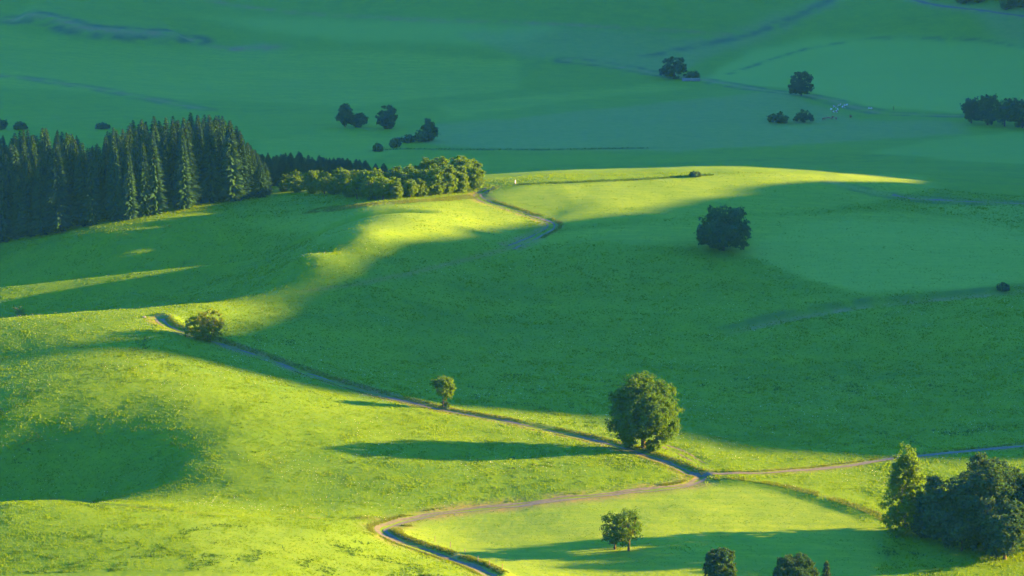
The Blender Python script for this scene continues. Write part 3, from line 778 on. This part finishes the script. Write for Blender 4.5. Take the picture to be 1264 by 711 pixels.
for r in range(rows):
    for k in range(26):
        f = (k + rng.uniform(0, 1)) / 26
        x0 = np.interp(f * (len(ex) - 1), range(len(ex)), ex); y0 = np.interp(f * (len(ex) - 1), range(len(ex)), ey)
        y = y0 + 3.0 + 15 * float(np.clip((f * 400 - 60 - 90) / 140, 0, 1)) + r * 8.0 + rng.uniform(-2.5, 2.5); x = x0 * (y / y0) * 1.0 + rng.normal(0, .8)
        z = float(ground(x, y))
        pu, pv = project(x, y, z)
        lim = float(np.interp(pu, TOP_U, TOP_V)) + abs(rng.normal(0, 5))
        if pu > 338 or pu < -70: continue
        # height so that the top stays under the wood's outline
        k_ = math.sqrt(x * x + y * y) / F
        hmax = (float(pv) - lim) * k_ * 1.02
        h = min(rng.uniform(21, 31), hmax)
        if h < 9: continue
        if any((x - a) ** 2 + (y - b) ** 2 < 9 for a, b in placed): continue
        placed.append((x, y)); o_ = put_spruce(x, y, h); cnt += 1
        if r == 0: o_['label'] = 'tall dark spruce in the front row of the forest, facing the meadow'; o_['group'] = 'front row spruces of the forest'
        elif r >= 9: o_['label'] = 'spruce at the back of the dense forest, facing the far plain'; o_['group'] = 'back row spruces of the forest'
        else: o_['label'] = 'tall dark spruce inside the dense forest above the meadow'; o_['group'] = 'spruces of the dense forest'
print('SPRUCES', cnt)
# --- younger spruce wood behind the deciduous edge
cnt2 = 0
T2U = [320, 340, 370, 400, 430, 455, 480, 520]; T2V = [192, 188, 188, 192, 196, 200, 203, 206]
for r in range(5):
    for k in range(26):
        u = 322 + (k + rng.uniform(0, 1)) * 7.0
        y = 1035 + r * 11 + rng.uniform(-3, 3); x = (u - 632) / F * y * 1.01
        z = float(ground(x, y)); pu, pv = project(x, y, z)
        lim = float(np.interp(pu, T2U, T2V)) + abs(rng.normal(0, 7)) - 3
        h = (float(pv) - lim) * math.sqrt(x * x + y * y) / F
        h = min(h, rng.uniform(15, 22))
        if h < 6: continue
        put_spruce(x, y, h, 'slim younger spruce in the low wood behind the leafy trees', 'younger spruces behind the leafy edge'); cnt2 += 1
print('YOUNG', cnt2)
# --- deciduous edge of the wood
DV = [broadleaf_meshes('edge_tree%d' % i, 200 + i, 7.2, 10.5, n_leaf=2100, leaf=.5, mat='leaf_light' if i != 2 else 'leaf', base=.02, clump=.85, limbs=5, shape=('round', 'dome', 'round', 'dome')[i]) for i in range(4)]
E2U = [338, 400, 440, 480, 520, 560, 594]; E2V = [250, 254, 253, 250, 246, 242, 237]
E3U = [338, 360, 400, 440, 470, 490, 520, 545, 560, 575, 590, 600]; E3V = [216, 208, 209, 207, 205, 202, 198, 192, 189, 187, 194, 212]
kk = 0
for r in range(4):
    for k in range(16):
        u = 344 + (k + .5 * (r % 2) + rng.uniform(-.25, .25)) * 16.2
        if u > 590 - r * 3: continue
        v = float(np.interp(u, E2U, E2V)) - 3
        x, y, z = spot(u, v)
        y += 2 + r * 9 + rng.uniform(-1, 1) + 20 * float(np.clip((480 - u) / 70, 0, 1)); x *= 1 + r * 9 / y
        z = float(ground(x, y)); pu, pv = project(x, y, z)
        lim = float(np.interp(pu, E3U, E3V))
        full = (float(pv) - lim)
        h = full * (.72 + .11 * r if r < 3 else 1.02) * math.sqrt(x * x + y * y) / F * rng.uniform(.74, 1.08)
        h = min(h, 15)
        if h < 3: continue
        s = h / 10.5; i = int(rng.integers(4)); ws = s * rng.uniform(.9, 1.2) if h > 8 else s * 1.25
        t_ = tree('leafy_tree', 'round leafy tree in the sunlit edge of the wood', 'tree', DV[i], (x, y, z - .2), rng.uniform(0, 6.28), (ws, ws, s), 'leafy trees along the edge of the wood'); kk += 1
        if r == 0: t_['label'] = 'low round leafy tree at the meadow foot of the wood edge'; t_['group'] = 'low leafy trees at the foot of the wood edge'
        elif r == 3: t_['label'] = 'leafy tree at the back of the wood edge, against the plain'; t_['group'] = 'leafy trees at the back of the wood edge'
print('EDGE', kk)
# --- dark wood at the top corner
for k in range(46):
    u = rng.uniform(1130, 1300); v = rng.uniform(-14, 16)
    if v > np.interp(u, [1130, 1200, 1300], [-6, 8, 18]): continue
    x, y, z = spot(u, v)
    h = rng.uniform(9, 14)
    tree('leafy_tree', 'blurred dark tree of the wood above the distant road', 'tree', (DV[1][0], DV[1][1]), (x, y, z - .2), rng.uniform(0, 6.28), h / 10.5, 'trees of the wood above the distant road')
# ------------------------------------------------------------------ cattle on the far pasture
def cow_mesh(name, m1, m2, seed, graze):
    """one continuous skin grown over a four-legged skeleton; patches by face"""
    bm = bmesh.new(); sk = bm.verts.layers.skin.verify()
    def v(p, rx, ry=None):
        w = bm.verts.new(p); w[sk].radius = (rx, ry or rx); return w
    rump = v((-.85, 0, 1.22), .26, .30); loin = v((-.35, 0, 1.18), .33, .38); rib = v((.2, 0, 1.12), .35, .40); sh = v((.65, 0, 1.20), .26, .36)
    if graze: nk, hd, mz = (1.05, .0, 1.0), (1.35, .03, .45), (1.47, .03, .15)
    else: nk, hd, mz = (1.05, .0, 1.42), (1.32, .05, 1.55), (1.62, .08, 1.36)
    neck = v(nk, .17, .21); head = v(hd, .13, .14); muz = v(mz, .085, .09)
    for a, b in ((rump, loin), (loin, rib), (rib, sh), (sh, neck), (neck, head), (head, muz)): bm.edges.new((a, b))
    for sy in (-1, 1):
        ear = v((hd[0] - .05, hd[1] + sy * .26, hd[2] + .08), .045, .03); bm.edges.new((head, ear))
        h1 = v((-.85, sy * .22, .80), .13, .15); h2 = v((-.98, sy * .22, .48), .07); h3 = v((-.92, sy * .22, .05), .06)
        bm.edges.new((rump, h1)); bm.edges.new((h1, h2)); bm.edges.new((h2, h3))
        f1 = v((.62, sy * .20, .75), .10, .11); f2 = v((.65, sy * .20, .40), .065); f3 = v((.63, sy * .20, .05), .06)
        bm.edges.new((sh, f1)); bm.edges.new((f1, f2)); bm.edges.new((f2, f3))
    t1 = v((-1.10, 0, 1.20), .05); t2 = v((-1.16, 0, .65), .04); bm.edges.new((rump, t1)); bm.edges.new((t1, t2))
    udder = v((-.55, 0, .86), .14, .16); bm.edges.new((loin, udder))
    loin[sk].use_root = True
    me = bpy.data.meshes.new('cow_skeleton'); bm.to_mesh(me); bm.free()
    o = bpy.data.objects.new('cow_skeleton', me); COL.objects.link(o)
    o.modifiers.new('s', 'SKIN'); sb = o.modifiers.new('d', 'SUBSURF'); sb.levels = 2
    dg = bpy.context.evaluated_depsgraph_get()
    res = bpy.data.meshes.new_from_object(o.evaluated_get(dg)); res.name = name
    bpy.data.objects.remove(o)
    res.materials.clear(); res.materials.append(m1); res.materials.append(m2)
    nn = Noise(seed)
    for p in res.polygons:
        c = p.center; p.use_smooth = True
        p.material_index = 1 if nn.one(np.array(c.x * 1.6 + 5), np.array(c.z * 1.6 + c.y + 9)) > .02 else 0
    return res
hide_w = make_plain('cow_hide_white', (.40, .36, .31), (.50, .45, .40), 3, .8)
hide_r = make_plain('cow_hide_brown', (.16, .065, .035), (.24, .10, .05), 3, .8)
cowW = [cow_mesh('pied_cow%d' % i, hide_w, hide_r, 300 + i, i == 0) for i in range(2)]
cowB = [cow_mesh('brown_cow%d' % i, hide_r, hide_r, 310 + i, i == 0) for i in range(2)]
rng = np.random.default_rng(21)
herd = [(1026,137,0),(1030,134,0),(1034,137,0),(1036,132,0),(1041,134,0),(1044,132,0),(1031,140,0),(1017,149,1),(1023,148,1),(1028,147,1),(1032,148,1),(1050,146,1),(1074,136,0)]
for i, (u, v, k) in enumerate(herd):
    p = spot(u, v)
    o = link('cow', (cowB if k else cowW)[i % 2], None, (p[0], p[1], p[2]), rng.uniform(0, 6.28), cat='cow')
    if u > 1060: o['label'] = 'single white and brown cow grazing apart from the herd'
    elif u == 1050: o['label'] = 'single dark brown cow between the herd and the field track'
    else:
        o['label'] = 'reddish brown cow in the lower bunch near the round bush' if k else 'white and brown pied cow in the upper bunch of the herd'
        o['group'] = 'brown cows near the bushes' if k else 'pied cows of the herd'

# ------------------------------------------------------------------ posts, log pile, marker, stone
def post_mesh(name, h, r, mat):
    th = np.arange(8) / 8 * 2 * math.pi; V = []; rr = [(r * 1.05, -.35), (r, .4), (r * .94, h - .12), (r * .55, h - .02)]
    for q, z in rr: V += [(q * math.cos(a) + .02 * z, q * math.sin(a), z) for a in th]
    V.append((.02 * h, 0, h)); Fq = []
    for i in range(3):
        for k in range(8): Fq.append((i * 8 + k, i * 8 + (k + 1) % 8, (i + 1) * 8 + (k + 1) % 8, (i + 1) * 8 + k))
    me = bpy.data.meshes.new(name); me.from_pydata(V, [], Fq + [(24 + k, 24 + (k + 1) % 8, 32) for k in range(8)]); me.materials.append(mat); me.update()
    return me
pm = post_mesh('fence_post', 1.35, .075, M['wood'])
for i, (u, v) in enumerate([(537,671),(556,678),(574,687),(590,696),(604,701),(620,706)]):
    p = spot(u, v - 2)
    link('fence_post', pm, None, p, rng.uniform(0, 6), label='slim wooden fence post on the verge of the gravel road', cat='post', group='fence posts beside the gravel road')
p = spot(1103, 136)
link('field_post', post_mesh('field_post', 2.0, .14, M['bark']), None, p, 0, label='dark upright post alone in the pale far field', cat='post')
p = spot(636, 227)
mk = bpy.data.objects.new('boundary_marker', None); COL.objects.link(mk); mk.location = p
mk['label'] = 'small white marker on the crest where the sunlit ridge begins'; mk['category'] = 'marker'
link('base', post_mesh('marker_base', .3, .28, M['stone']), mk); link('pillar', post_mesh('marker_pillar', 1.35, .15, M['white']), mk)
# logs
lp = bpy.data.objects.new('log_pile', None); COL.objects.link(lp); p = spot(853, 100); lp.location = p; lp.rotation_euler = (0, 0, R(-8))
lp['label'] = 'long low pile of weathered logs beside the wide dark tree'; lp['category'] = 'log pile'
lv, lf = tube([(-2.3, 0, 0), (0, 0, .01), (2.3, 0, 0)], [.28, .27, .25], 9)
lm = bpy.data.meshes.new('log'); lm.from_pydata(lv.tolist(), [], lf.tolist() + [tuple(range(8, -1, -1)), tuple(range(18, 27))]); lm.materials.append(M['wood']); lm.update()
for sec in (-1, 1):
    for row in range(3):
        for k in range(5 - row):
            lg = link('log', lm, lp, (sec * 2.45 + rng.uniform(-.15, .15), (k - (4 - row) / 2) * .56, .25 + row * .47)); lg.scale = (1, rng.uniform(.88, 1.08), rng.uniform(.88, 1.05))
# stone beside the lane bend
def rock_mesh(name, s, seed):
    bm = bmesh.new(); bmesh.ops.create_icosphere(bm, subdivisions=2, radius=1)
    r = random.Random(seed)
    for w in bm.verts:
        w.co = Vector((w.co.x * s[0], w.co.y * s[1], w.co.z * s[2])) * r.uniform(.86, 1.12)
    me = bpy.data.meshes.new(name); bm.to_mesh(me); bm.free(); me.materials.append(M['stone']); return me
p = spot(178, 392)
link('boulder', rock_mesh('boulder', (.5, .4, .3), 4), None, (p[0], p[1], p[2] + .1), label='grey boulder on the crest beside the upper lane bend', cat='rock')
plant('dry_bush', 'thin reddish dry bush in the shaded hollow behind the crest', 'shrub', 24, 391, 15, 17, 71, 'dry', n_leaf=300, leaf=.26, base=.0, clump=.55, limbs=6, stems=3, gap=.3)
# ------------------------------------------------------------------ grass
def blades(x, y, hgt, wid, rng, per=3, lean=.35):
    """tufts of three-cornered blades standing on the ground"""
    n = len(x); z = ground(x, y)
    V = np.empty((n, per, 3, 3), np.float32)
    for j in range(per):
        a = rng.uniform(0, 6.283, n); ca, sa = np.cos(a), np.sin(a)
        ox = rng.normal(0, .12, n); oy = rng.normal(0, .12, n)
        h = hgt * rng.uniform(.7, 1.25, n); w = wid * rng.uniform(.7, 1.3, n)
        l = rng.normal(0, lean, n) * h; b = rng.uniform(0, 6.283, n)
        V[:, j, 0] = np.stack([x + ox - ca * w, y + oy - sa * w, z - .04], 1)
        V[:, j, 1] = np.stack([x + ox + ca * w, y + oy + sa * w, z - .04], 1)
        V[:, j, 2] = np.stack([x + ox + np.cos(b) * l, y + oy + np.sin(b) * l, z + h], 1)
    return V.reshape(-1, 3)
rng = np.random.default_rng(9)
def scatter(nn, y0, y1):
    y = y0 * (y1 / y0) ** rng.random(nn); x = rng.uniform(-1, 1, nn) * (.184 * y + 8)
    return x, y
road = np.minimum.reduce([d_loop - .3, d_east, d_lane + .1])
x, y = scatter(460000, 535, 1000)
mw = interp(MOWN, x, y); rd = interp(road, x, y); so = interp(FIELD[..., 3], x, y)
clump = N1(x / 2.6, y / 2.6, 3) + .5 * N2(x / 9, y / 9, 2)
keep = (rd > 1.3) & (rng.random(len(x)) < np.clip(.72 + .7 * clump, .25, 1) * (1 - .6 * mw))
x, y, mw, clump = x[keep], y[keep], mw[keep], clump[keep]
h = (.16 + .30 * np.clip(clump - .05, 0, .6)) * (1 - .6 * mw); w = .10 + .05 * rng.random(len(x))
w = w * (1 + (y - 540) / 600)
V = blades(x, y, h, w, rng, 2)
link('meadow_grass', mesh_from('meadow_grass', V, np.arange(len(V)).reshape(-1, 3), 3, M['tuft']), kind='stuff', label='unmown meadow grass growing in tufts over the hills', cat='grass')
print('TUFTS', len(x))
# dry verge grass along tracks, banks and the forest edge
XS = []; YS = []
def along(p, off0, off1, nn, t0=0, t1=1):
    t = rng.uniform(t0, t1, nn) * (len(p) - 1); i = np.minimum(t.astype(int), len(p) - 2); f = (t - i)[:, None]
    q = p[i] * (1 - f) + p[i + 1] * f; d = p[i + 1] - p[i]; d = d / (np.hypot(*d.T)[:, None] + 1e-9)
    o = rng.uniform(off0, off1, nn)
    XS.append(q[:, 0] - d[:, 1] * o); YS.append(q[:, 1] + d[:, 0] * o)
along(P_LANE, 1.6, 3.2, 2600); along(P_LANE, -2.6, -1.6, 1200, .3, 1)
along(P_LOOP, -3.0, -1.9, 1800, .5, 1); along(P_LOOP, 1.9, 4.2, 2200, .62, 1)
along(P_BANK, -.5, 2.5, 1100); along(P_FOREST, -5, 3, 3600); along(P_TRACK, 2.0, 3.6, 1200, 0, .4); along(P_EAST, 1.4, 2.2, 700); along(P_LOOP, -3.2, -2, 500, 0, .12)
along(P_GULLY, -1.6, 1.6, 900)
x = np.concatenate(XS); y = np.concatenate(YS)
k = interp(N1(GX / 7, GY / 7, 2), x, y) > -.2
x, y = x[k], y[k]
V = blades(x, y, rng.uniform(.15, .45, len(x)), np.full(len(x), .09), rng)
link('dry_grass', mesh_from('dry_grass', V, np.arange(len(V)).reshape(-1, 3), 3, M['dry']), kind='stuff', label='dry orange grass along the tracks and banks', cat='grass')
# tall weeds in the pasture ditch
XS, YS = [], []
along(P_RIDGELINE, -1.5, 1.5, 900); along(P_MIDLINE, -2, 2, 500)
x = np.concatenate(XS); y = np.concatenate(YS)
V = blades(x, y, rng.uniform(.2, .55, len(x)), np.full(len(x), .2), rng, 4)
link('ditch_weeds', mesh_from('ditch_weeds', V, np.arange(len(V)).reshape(-1, 3), 3, M['leaf']), kind='stuff', label='tall dark weeds along the pasture ditch and field lines', cat='weeds')
# darker herbs between the grass
x, y = scatter(70000, 535, 760)
hb = N2(x / 5, y / 5, 3) + .6 * N3(x / 30, y / 30, 2)
keep = (hb > .42) & (interp(MOWN, x, y) < .5) & (interp(road, x, y) > 1.8)
x, y = x[keep], y[keep]
V = blades(x, y, rng.uniform(.15, .42, len(x)), np.full(len(x), .13), rng, 4, .8)
link('meadow_herbs', mesh_from('meadow_herbs', V, np.arange(len(V)).reshape(-1, 3), 3, M['leaf']), kind='stuff', label='dark leafy herbs scattered through the meadow grass', cat='herbs')
print('HERBS', len(x))
# white meadow flowers
x, y = scatter(42000, 600, 900)
u_, v_ = project(x, y, ground(x, y))
fl = N3(x / 16, y / 16, 2); keep = (fl > .14) & (rng.random(len(x)) < .35) & (interp(MOWN, x, y) < .3) & (interp(road, x, y) > 2)
x, y = x[keep], y[keep]
C = np.stack([x, y, ground(x, y) + rng.uniform(.35, .6, len(x))], 1)
V, Fc = leaf_faces(C, rng.normal(0, .3, C.shape) + [0, -.4, .7], .11, rng, 1.2)
link('meadow_flowers', mesh_from('meadow_flowers', V, Fc, 4, M['flower']), kind='stuff', label='white meadow flowers scattered over the shaded grass', cat='flowers')
print('FLOWERS', len(x))

# ------------------------------------------------------------------ haze
zlo, zhi = float(GZ.min()) - 2, float(GZ.max()) + 30
hv = np.array([(a, b, c) for c in (zlo, zhi) for b in (-900, 6100) for a in (-3500, 3500)])
hf = [(0, 2, 3, 1), (4, 5, 7, 6), (0, 1, 5, 4), (2, 6, 7, 3), (0, 4, 6, 2), (1, 3, 7, 5)]
hm, nt = mat_new('haze_air'); t = NT(nt)
pv = t.n('ShaderNodeVolumePrincipled'); pv.inputs['Color'].default_value = (.08, .46, 1.0, 1); pv.inputs['Density'].default_value = .000023; pv.inputs['Anisotropy'].default_value = 0.0
t.l(pv.outputs[0], t.n('ShaderNodeOutputMaterial').inputs['Volume'])
link('haze', mesh_from('haze', hv, np.array(hf), 4, hm), kind='stuff', label='thin bluish evening haze filling the valley air', cat='haze')
print('Z', zlo, zhi)
